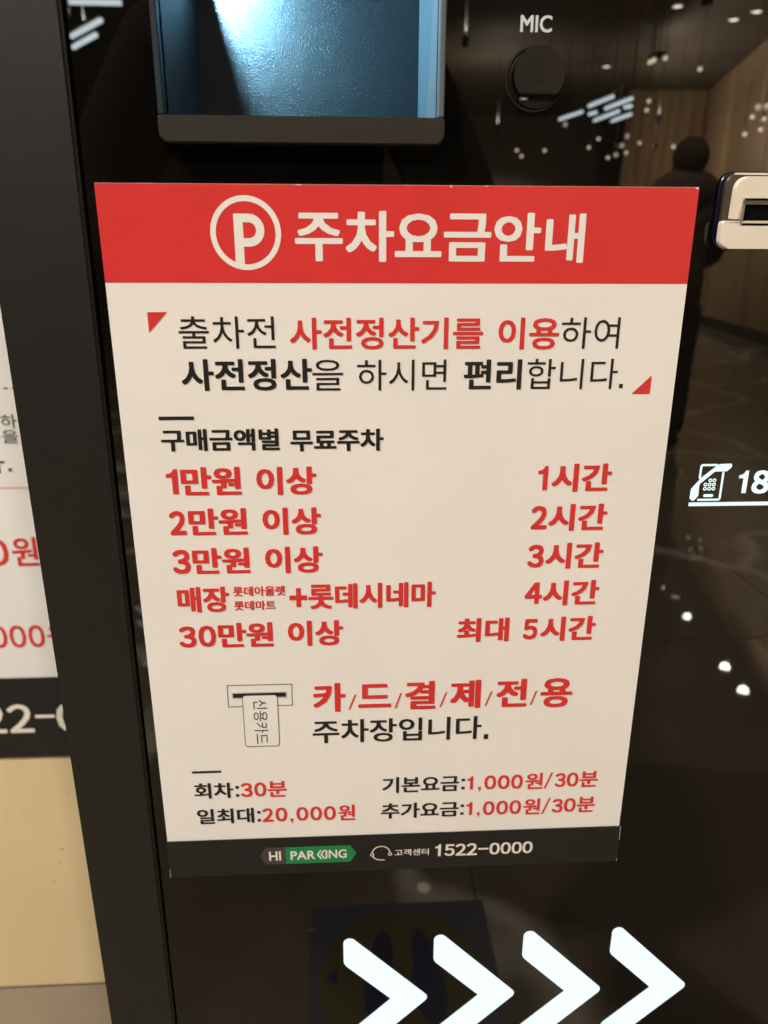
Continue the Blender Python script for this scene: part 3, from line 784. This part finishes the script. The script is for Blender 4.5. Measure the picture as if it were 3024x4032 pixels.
# nicks where the ink has chipped off the top edge
bm = bmesh.new()
for (x, w, h) in ((-50.5, 3.2, .45), (24.0, .9, 1.1), (41.5, 1.6, .35), (147.6, 1.5, 1.0)):
    flat_bm([(x - w, 209.95), (x + w * .5, 209.95), (x + w * .1, 209.95 - h)], YP - .00006, bm)
bm_obj('chipped_edge', bm, M['paper'], poster)['kind'] = 'stuff'
YL = YP - .00010
STY = {'pk': (.020, .012), 'hw': (.026, .020), 'br': (.022, .016), 'lk': (.000, .000), 'bk': (.027, .020), 'mk': (.034, .022), 'xr': (.040, .024),
       'dr': (.042, .034), 'sr': (.034, .018), 'nk': (.030, .018), 'nd': (.034, .026), 'nr': (.029, .018), 'Lw': (.022, .018),
       'sw': (.018, .010), 'nw': (.030, .024)}
LINES = [
    ('title_lettering', 'paper', 'p', [('주', -53.43, 174.49, -29.71, 197.15, 'hw'), ('차', -28.34, 174.32, -4.03, 198.16, 'hw'), ('요', -3.71, 176.61, 19.9, 197.05, 'hw'), ('금', 20.84, 174.54, 44.81, 197.18, 'hw'), ('안', 46.2, 174.6, 69.96, 197.71, 'hw'), ('내', 72.46, 174.05, 92.48, 197.49, 'hw')]),
    ('black_lettering', 'black', 'p', [('출차전', -114.36, 131.51, -65.11, 147.86, 'lk')]),
    ('black_lettering', 'black', 'p', [('하여', 84.21, 130.97, 115.29, 147.08, 'lk')]),
    ('red_lettering', 'red', 'p', [('사전정산기를', -57.77, 131.05, 42.86, 147.08, 'br'), ('이용', 50.87, 130.67, 83.08, 147.04, 'br')]),
    ('black_lettering', 'black', 'p', [('사전정산', -114.79, 109.83, -46.85, 126.3, 'bk'), ('을', -46.66, 109.72, -30.58, 125.73, 'lk'), ('하시면', -23.16, 109.47, 24.36, 125.63, 'lk'), ('편리', 33.4, 109.55, 64.46, 125.59, 'bk'), ('합니다', 67.37, 109.62, 116.47, 125.8, 'lk')]),
    ('heading_lettering', 'black', 'p', [('구매금액별', -128.36, 77.42, -65.27, 89.53, 'mk'), ('무료주차', -59.54, 76.67, -9.11, 88.93, 'mk')]),
    ('fee_lettering', 'red', 'p', [('１', -127.71, 53.36, -121.27, 67.55, 'dr'), ('만원', -119.77, 52.57, -87.17, 68.51, 'xr'), ('이상', -78.94, 52.17, -46.02, 68.25, 'xr')]),
    ('fee_lettering', 'red', 'p', [('２', -127.98, 29.48, -118.91, 43.66, 'dr'), ('만원', -117.53, 29.2, -85.13, 44.86, 'xr'), ('이상', -76.73, 28.71, -44.06, 44.75, 'xr')]),
    ('fee_lettering', 'red', 'p', [('３', -128.39, 5.92, -118.32, 20.71, 'dr'), ('만원', -117.16, 5.78, -84.84, 21.42, 'xr'), ('이상', -76.4, 5.33, -43.69, 21.48, 'xr')]),
    ('fee_lettering', 'red', 'p', [('매장', -127.69, -18.41, -97.95, -2.32, 'xr'), ('롯데아울렛', -95.68, -8.65, -65.73, -2.51, 'sr'), ('롯데마트', -95.68, -17.6, -71.49, -11.61, 'sr'), ('롯데시네마', -52.56, -17.8, 21.58, -1.71, 'xr')]),
    ('fee_lettering', 'red', 'p', [('３', -128.78, -41.07, -118.67, -27.13, 'dr'), ('０', -117.48, -40.87, -107.14, -26.92, 'dr'), ('만원', -105.94, -41.43, -73.74, -25.5, 'xr'), ('이상', -65.34, -41.67, -32.78, -25.13, 'xr')]),
    ('hours_lettering', 'red', 'p', [('１', 77.17, 53.0, 82.81, 67.04, 'dr'), ('시간', 84.95, 51.84, 118.98, 68.18, 'xr')]),
    ('hours_lettering', 'red', 'p', [('２', 74.86, 29.65, 84.24, 43.75, 'dr'), ('시간', 84.91, 28.45, 118.72, 44.64, 'xr')]),
    ('hours_lettering', 'red', 'p', [('３', 74.31, 5.98, 84.01, 20.28, 'dr'), ('시간', 84.83, 5.0, 118.66, 21.15, 'xr')]),
    ('hours_lettering', 'red', 'p', [('４', 74.31, -17.31, 84.59, -3.39, 'dr'), ('시간', 85.05, -18.56, 118.6, -2.47, 'xr')]),
    ('hours_lettering', 'red', 'p', [('최대', 34.81, -41.6, 66.25, -25.77, 'xr'), ('５', 74.61, -40.73, 83.49, -27.07, 'dr'), ('시간', 85.21, -42.11, 118.73, -25.89, 'xr')]),
    ('card_only_lettering', 'red', 'p', [('카', -51.78, -87.44, -31.95, -67.28, 'xr'), ('드', -24.29, -85.16, -4.07, -68.68, 'xr'), ('결', 4.37, -87.18, 23.27, -67.44, 'xr'), ('제', 32.18, -87.46, 51.09, -67.44, 'xr'), ('전', 60.67, -87.29, 80.0, -67.6, 'xr'), ('용', 88.3, -88.46, 108.22, -67.67, 'xr')]),
    ('black_lettering', 'black', 'p', [('주차장입니다', -52.69, -109.95, 52.61, -93.17, 'pk')]),
    ('black_lettering', 'black', 'p', [('회차', -128.4, -148.72, -103.84, -136.96, 'nk')]),
    ('black_lettering', 'black', 'p', [('일최대', -128.08, -168.53, -91.83, -156.85, 'nk')]),
    ('red_lettering', 'red', 'p', [('３', -99.29, -148.41, -91.79, -137.69, 'nd'), ('０', -90.79, -148.32, -83.06, -137.59, 'nd'), ('분', -82.19, -149.06, -70.07, -136.94, 'nr')]),
    ('red_lettering', 'red', 'p', [('２', -86.61, -168.3, -79.54, -157.59, 'nd'), ('０', -78.25, -168.31, -70.65, -157.39, 'nd'), ('０', -64.89, -168.33, -57.19, -157.49, 'nd'), ('０', -56.03, -168.37, -48.31, -157.52, 'nd'), ('０', -47.24, -168.41, -39.41, -157.55, 'nd'), ('원', -38.06, -169.09, -26.99, -156.86, 'nr')]),
    ('black_lettering', 'black', 'p', [('기본요금', -9.48, -149.01, 39.91, -136.8, 'nk')]),
    ('black_lettering', 'black', 'p', [('추가요금', -10.32, -168.99, 40.28, -156.98, 'nk')]),
    ('red_lettering', 'red', 'p', [('１', 45.16, -148.24, 48.99, -137.95, 'nd'), ('０', 56.22, -148.59, 64.0, -137.75, 'nd'), ('０', 64.97, -148.66, 72.78, -137.81, 'nd'), ('０', 73.64, -148.73, 81.33, -137.74, 'nd'), ('원', 82.92, -149.39, 94.41, -137.01, 'nr'), ('３', 102.26, -148.49, 109.34, -137.73, 'nd'), ('０', 109.95, -148.41, 117.69, -137.52, 'nd'), ('분', 118.56, -149.08, 130.54, -136.86, 'nr')]),
    ('red_lettering', 'red', 'p', [('１', 45.16, -168.31, 49.26, -158.01, 'nd'), ('０', 56.24, -168.8, 63.9, -157.81, 'nd'), ('０', 65.0, -168.76, 72.79, -157.76, 'nd'), ('０', 73.67, -168.72, 81.46, -157.7, 'nd'), ('원', 82.87, -169.4, 94.02, -156.82, 'nr'), ('３', 101.7, -168.64, 109.03, -157.73, 'nd'), ('０', 109.65, -168.43, 117.61, -157.52, 'nd'), ('분', 118.44, -169.01, 130.51, -156.74, 'nr')]),
    ('logo_lettering', 'cream', 's', [('HI', -83.71, -198.91, -75.95, -191.47, 'Lw'), ('PAR', -69.73, -198.83, -53.44, -191.71, 'Lw'), ('ING', -46.81, -198.68, -32.9, -191.55, 'Lw')]),
    ('centre_lettering', 'cream', 's', [('고객센터', -1.34, -198.6, 21.46, -193.31, 'sw')]),
    ('number_lettering', 'cream', 's', [('１', 25.75, -200.14, 29.46, -190.25, 'nw'), ('５', 31.91, -200.17, 38.64, -190.55, 'nw'), ('２', 39.25, -200.22, 46.26, -190.45, 'nw'), ('２', 46.6, -200.28, 53.64, -190.36, 'nw'), ('０', 61.87, -200.4, 68.91, -190.61, 'nw'), ('０', 69.35, -200.32, 76.29, -190.52, 'nw'), ('０', 76.74, -200.37, 83.69, -190.56, 'nw'), ('０', 84.02, -200.28, 90.98, -190.47, 'nw')]),
]
def lines_on(parent, y, which):
    for nm, mm, where, rows in LINES:
        if where != which: continue
        text_obj(nm, [(s, a, b, c, d, *STY[st]) for s, a, b, c, d, st in rows], y, M[mm], parent)
lines_on(poster, YL, 'p')

# P in a ring
bm = ring_bm(-77.5, 187.6, 17.35, 14.65, YL, None, 64)
flat_bm([(-83.2, 172.6), (-78.7, 172.6), (-78.7, 196.55), (-83.2, 196.55)], YL - 1e-5, bm)
nb = 20; ocx = -75.9; oc, oh, ow = 188.95, 7.65, 7.6; ih, iw = 3.65, 3.5
O = [(-79.0, oc + oh)] + [(ocx + ow * math.cos(PI / 2 - PI * i / nb), oc + oh * math.sin(PI / 2 - PI * i / nb)) for i in range(nb + 1)] + [(-79.0, oc - oh)]
I_ = [(-79.0, oc + ih)] + [(ocx + iw * math.cos(PI / 2 - PI * i / nb), oc + ih * math.sin(PI / 2 - PI * i / nb)) for i in range(nb + 1)] + [(-79.0, oc - ih)]
for i in range(len(O) - 1):
    flat_bm([O[i], O[i + 1], I_[i + 1], I_[i]], YL - 2e-5, bm)
bm_obj('parking_symbol', bm, M['paper'], poster)
# red corner marks, rules, full stops
flat('corner_mark', [(-129.2, 149.9), (-119.4, 149.9), (-129.2, 139.8)], YL, M['red'], poster)
flat('corner_mark', [(135.3, 116.8), (135.3, 106.9), (125.2, 106.9)], YL, M['red'], poster)
flat('rule', [(-128.5, 94.5), (-110.0, 94.5), (-110.0, 96.35), (-128.5, 96.35)], YL, M['black'], poster)
flat('rule', [(-128.7, -129.4), (-110.5, -129.4), (-110.5, -127.8), (-128.7, -127.8)], YL, M['black'], poster)
def rect(a, b2, c, d): return [(a, b2), (c, b2), (c, d), (a, d)]
flat('full_stop', rect(117.9, 110.1, 120.0, 112.3), YL, M['black'], poster)
flat('full_stop', rect(54.3, -110.2, 57.1, -106.7), YL, M['black'], poster)
for cxx, zz in ((-101.4, -148.4), (-88.7, -168.2), (42.6, -148.3), (42.6, -168.3)):
    bm = bmesh.new()
    for a in (0.4, 6.6): flat_bm(rect(cxx - 1.1, zz + a, cxx + 1.1, zz + a + 2.0), YL, bm)
    bm_obj('colon', bm, M['black'], poster)
bm = flat_bm(rect(-59.6, -16.2, -56.8, -4.2), YL)
flat_bm(rect(-63.5, -11.75, -53.3, -8.8), YL - 1e-5, bm)
bm_obj('plus_sign', bm, M['red'], poster)
for x0, x1, z0, z1, w in ((-30.4, -25.3, -86.1, -75.6, 1.1), (-2.1, 2.5, -86.1, -75.4, 1.1), (25.7, 30.4, -86.1, -75.6, 1.1), (53.8, 58.3, -86.1, -75.9, 1.1), (82.0, 86.3, -86.3, -76.2, 1.1),
                          (95.2, 100.7, -149.2, -137.0, 1.3), (94.9, 100.6, -169.5, -156.8, 1.3)):
    flat('slash', [(x0, z0), (x0 + w, z0), (x1, z1), (x1 - w, z1)], YL, M['red'], poster)
for cxx, zz in ((-67.8, -168.2), (53.3, -148.3), (53.3, -168.2)):
    bm = flat_bm(rect(cxx - .9, zz, cxx + .9, zz + 1.9), YL)
    flat_bm([(cxx - .6, zz - 1.7), (cxx - .1, zz - 1.7), (cxx + .9, zz + .1), (cxx + .1, zz + .1)], YL - 1e-5, bm)
    bm_obj('comma', bm, M['red'], poster)
# card slot drawing
bm = stroke_bm([(-103.0, -67.2), (-64.4, -67.2), (-64.4, -82.0), (-103.0, -82.0)], .42, YL, None, True, True)
bm_obj('slot_outline', bm, M['greytext'], poster)
flat('slot_shade', [(-100.6, -72.2), (-67.4, -72.2), (-67.4, -76.6), (-100.6, -76.6)], YL, M['grey'], poster)
flat('slot_bar', [(-99.9, -72.9), (-68.0, -72.9), (-68.0, -75.9), (-99.9, -75.9)], YL - 2e-5, M['black'], poster)
cardp = fillet([(-94.3, -74.4), (-73.4, -74.4), (-73.4, -110.6), (-94.3, -110.6)], 1.9, 3)
flat('card_shape', cardp, YL - 5e-5, M['paper'], poster)
bm_obj('card_outline', stroke_bm(cardp, .40, YL - 7e-5, None, True, True), M['greytext'], poster)
text_obj('card_lettering', [('\uc2e0\uc6a9\uce74\ub4dc', -88.2, -108.9, -79.7, -77.4, .006, .004, True)], YL - 1.2e-4, M['greytext'], poster)

# ------------------------------------------------------------------ charcoal strip stuck over the foot of the poster
st = empty('phone_number_strip', (0, YL, ZC - 0.21))
tag(st, 'charcoal vinyl strip with a green logo and phone number across the poster foot', 'sticker')
Y0 = YS - .0009
box('strip', -0.1489, 0.1495, Y0, YS - .0004, ZC - .2101, ZC - .1808, M['strip'], st, .00018, 1)
Y1 = Y0 - .0001
lines_on(st, Y1 - .0001, 's')
flat('grey_arrow_tag', [(-89.7, -194.9), (-85.6, -188.2), (-72.7, -188.4), (-72.7, -202.0), (-86.0, -202.0)], Y1, M['plum'], st)
flat('green_arrow_tag', [(-72.7, -188.4), (-30.8, -188.5), (-26.5, -194.9), (-30.6, -202.0), (-72.7, -202.0)], Y1, M['green'], st)
bm = stroke_bm([(-49.9, -192.0), (-52.0, -195.3), (-49.7, -198.6)], 1.0, Y1 - .0001)
stroke_bm([(-47.6, -191.8), (-49.7, -195.3), (-47.4, -198.6)], 1.0, Y1 - .0001, bm)
bm_obj('double_chevron', bm, M['cream'], st)
bm = ring_bm(-10.2, -196.3, 6.3, 5.6, Y1 - .0001, None, 32, 0.02, PI - .02)
ring_bm(-16.1, -197.0, 1.35, .75, Y1 - .0001, bm, 16); ring_bm(-4.3, -196.9, 1.35, .75, Y1 - .0001, bm, 16)
stroke_bm([(-15.6, -198.4), (-14.6, -199.9), (-13.0, -201.0), (-11.0, -201.4), (-8.2, -201.5)], .75, Y1 - .0001, bm)
bm_obj('headset_symbol', bm, M['cream'], st)
flat('dash_mark', [(54.4, -195.95), (61.2, -195.95), (61.2, -194.65), (54.4, -194.65)], Y1 - .0001, M['cream'], st)
# scuffed pale edges of the strip
bm = stroke_bm([(-148.7, -209.9), (-148.6, -203)], .22, Y1); stroke_bm([(149.2, -181.2), (149.3, -192)], .28, Y1, bm)
stroke_bm([(149.2, -209.6), (149.2, -207.5)], .3, Y1, bm)
bm_obj('scuffed_edge', bm, M['grey'], st)['kind'] = 'stuff'

# ------------------------------------------------------------------ people (seen only in the black front)
def skin_mesh(name, chains, m, parent, sub=1):
    """chains: lists of (x, y, z, rx, ry); equal points are shared"""
    bm = bmesh.new(); sk = bm.verts.layers.skin.verify(); seen = {}
    first = None
    for ch_ in chains:
        prev = None
        for (x, y, z, rx, ry) in ch_:
            key = (round(x, 4), round(y, 4), round(z, 4))
            if key not in seen:
                v = bm.verts.new((x, y, z)); v[sk].radius = (rx, ry); seen[key] = v
                if first is None: first = v; v[sk].use_root = True
            v = seen[key]
            if prev is not None and prev is not v and not bm.edges.get((prev, v)): bm.edges.new((prev, v))
            prev = v
    me = bpy.data.meshes.new(name); bm.to_mesh(me); bm.free()
    o = link(name, me, m, parent)
    s = o.modifiers.new('skin', 'SKIN'); s.use_smooth_shade = True
    u = o.modifiers.new('subdivision', 'SUBSURF'); u.levels = sub; u.render_levels = sub
    return o

def ellipsoid(name, c, r, m, parent, cut=None):
    bm = bmesh.new(); bmesh.ops.create_uvsphere(bm, u_segments=24, v_segments=16, radius=1)
    for v in bm.verts: v.co = Vector((c[0] + v.co.x * r[0], c[1] + v.co.y * r[1], c[2] + v.co.z * r[2]))
    if cut is not None:
        bmesh.ops.delete(bm, geom=[v for v in bm.verts if cut(v.co)], context='VERTS')
    return from_bm(name, bm, m, parent, True)

def person(loc, label, hands, elbows, h=1.72, fy=1, coat='coat', trousers='trousers', hair='hair'):
    """standing figure, facing +y; hands and elbows are world points for left (-x) and right (+x)"""
    X, Y, Z = loc
    k = h / 1.72
    P = empty('person', loc)
    tag(P, label, 'person')
    def pt(x, y, z, rx, ry=None): return (X + x * k, Y + fy * y * k, z * k, rx * k, (ry or rx) * k)
    torso = [pt(0, 0, .98, .15, .11), pt(0, 0, 1.12, .145, .105), pt(0, -.01, 1.28, .16, .115), pt(0, -.01, 1.40, .12, .09), pt(0, 0, 1.48, .058), pt(0, .015, 1.545, .062, .07), pt(0, .02, 1.62, .074, .09), pt(0, .012, 1.68, .05, .06)]
    ch_ = [torso]
    jack = [[pt(0, 0, .80, .19, .14), pt(0, 0, .98, .185, .14), pt(0, 0, 1.12, .18, .135), pt(0, -.01, 1.28, .19, .14), pt(0, -.01, 1.40, .14, .105), pt(0, 0, 1.475, .075)]]
    for i, s in enumerate((-1, 1)):
        e = elbows[i]; w = hands[i]
        sh = pt(s * .19, -.01, 1.39, .055)
        ew = (*e, .043 * k, .043 * k)
        d = (Vector(w) - Vector(e)).normalized()
        wr = Vector(w) - d * .085 * k
        wv = (*wr, .030 * k, .026 * k)
        pv = (*w, .038 * k, .018 * k)
        ch_.append([torso[3], sh, ew, wv, pv])
        side = d.cross(Vector((0, 0, 1)))
        side = side.normalized() if side.length > 1e-3 else Vector((1, 0, 0))
        for f in range(4):
            b0 = Vector(w) + side * (f - 1.5) * .019 * k + d * .02 * k
            L1 = (.040, .046, .043, .034)[f] * k
            b1 = b0 + d * L1; b2 = b1 + (d * .75 + Vector((0, .5, -.35))) .normalized() * L1 * .75
            ch_.append([pv, (*b0, .0095 * k, .0095 * k), (*b1, .0085 * k, .0085 * k), (*b2, .0072 * k, .0072 * k)])
        tb = Vector(w) - side * s * .034 * k; te = tb + d * .045 * k - side * s * .012 * k
        ch_.append([pv, (*tb, .011 * k, .011 * k), (*te, .0088 * k, .0088 * k)])
        jack.append([jack[0][4], (sh[0], sh[1], sh[2], .085 * k, .085 * k), (*e, .066 * k, .066 * k), (*(wr - d * .02), .050 * k, .048 * k)])
        hip = pt(s * .09, 0, .90, .088)
        ch_.append([torso[0], hip, pt(s * .10, .015, .50, .055), pt(s * .10, -.01, .10, .036), pt(s * .105, .10, .035, .032, .026)])
    skin_mesh('body', ch_, M['skin'], P, 1)
    skin_mesh('coat', jack, M[coat], P, 1)
    for s in (-1, 1):
        skin_mesh('trouser_leg', [[pt(s * .085, 0, .92, .105), pt(s * .10, .012, .50, .076), pt(s * .10, -.008, .075, .062)]], M[trousers], P, 1)
        skin_mesh('shoe', [[pt(s * .10, -.035, .045, .046, .044), pt(s * .105, .06, .040, .048, .038), pt(s * .108, .145, .034, .042, .030)]], M['shoe'], P, 1)
    ellipsoid('hair', (X, Y - fy * .012 * k, 1.645 * k), (.094 * k, .112 * k, .105 * k), M[hair], P, lambda c: fy * (c.y - Y) > .055 * k and c.z < 1.685 * k)
    if hair != 'hair': ellipsoid('hood', (X, Y, 1.465 * k), (.195 * k, .14 * k, .125 * k), M[coat], P)
    for s in (-1, 1):
        ellipsoid('eye', (X + s * .031 * k, Y + fy * .098 * k, 1.618 * k), (.012 * k, .008 * k, .008 * k), M['eye'], P)
        ellipsoid('ear', (X + s * .082 * k, Y + fy * .005 * k, 1.605 * k), (.011 * k, .02 * k, .032 * k), M['skin'], P)
    ellipsoid('nose', (X, Y + fy * .112 * k, 1.592 * k), (.013 * k, .018 * k, .024 * k), M['skin'], P)
    ellipsoid('mouth', (X, Y + fy * .099 * k, 1.552 * k), (.024 * k, .008 * k, .007 * k), mat('lip_skin', (.36, .14, .12), .5), P)
    return P

pc = CAMP - c_u * 0.052 - c_f * 0.0125                     # middle of the phone that takes the picture
hl, hr = pc - c_r * .048 - c_u * .055 - c_f * .012, pc + c_r * .048 - c_u * .055 - c_f * .012
person((-0.13, -0.98, 0.0), 'person in a dark coat holding up a phone before the black front', (tuple(hl), tuple(hr)), ((-.40, -.80, 1.12), (.16, -.80, 1.12)), 1.72)
person((1.87, -4.0, 0.0), 'person in a brown coat standing with their back turned by the wood wall', ((1.81, -4.26, 1.06), (1.93, -4.26, 1.06)), ((1.63, -4.06, 1.10), (2.11, -4.06, 1.10)), 1.70, -1, 'browncoat', 'browntrousers', 'brownhair')

ph = empty('phone', tuple(pc))
tag(ph, 'dark smartphone held upright in both hands of the person in front', 'phone')
rot = Matrix((c_r, c_u, -c_f)).transposed().to_4x4()
def phone_part(name, w, h, y0, y1, m, bev):
    bm = box_bm(-w, w, -h, h, y0, y1, bev, 2)
    bmesh.ops.transform(bm, matrix=Matrix.Translation(pc) @ rot, verts=bm.verts)
    return from_bm(name, bm, m, ph)
phone_part('phone_case', .0365, .078, -.004, .004, M['phonebody'], .003)
phone_part('screen', .0345, .075, .0042, .0047, M['glass'], .0)
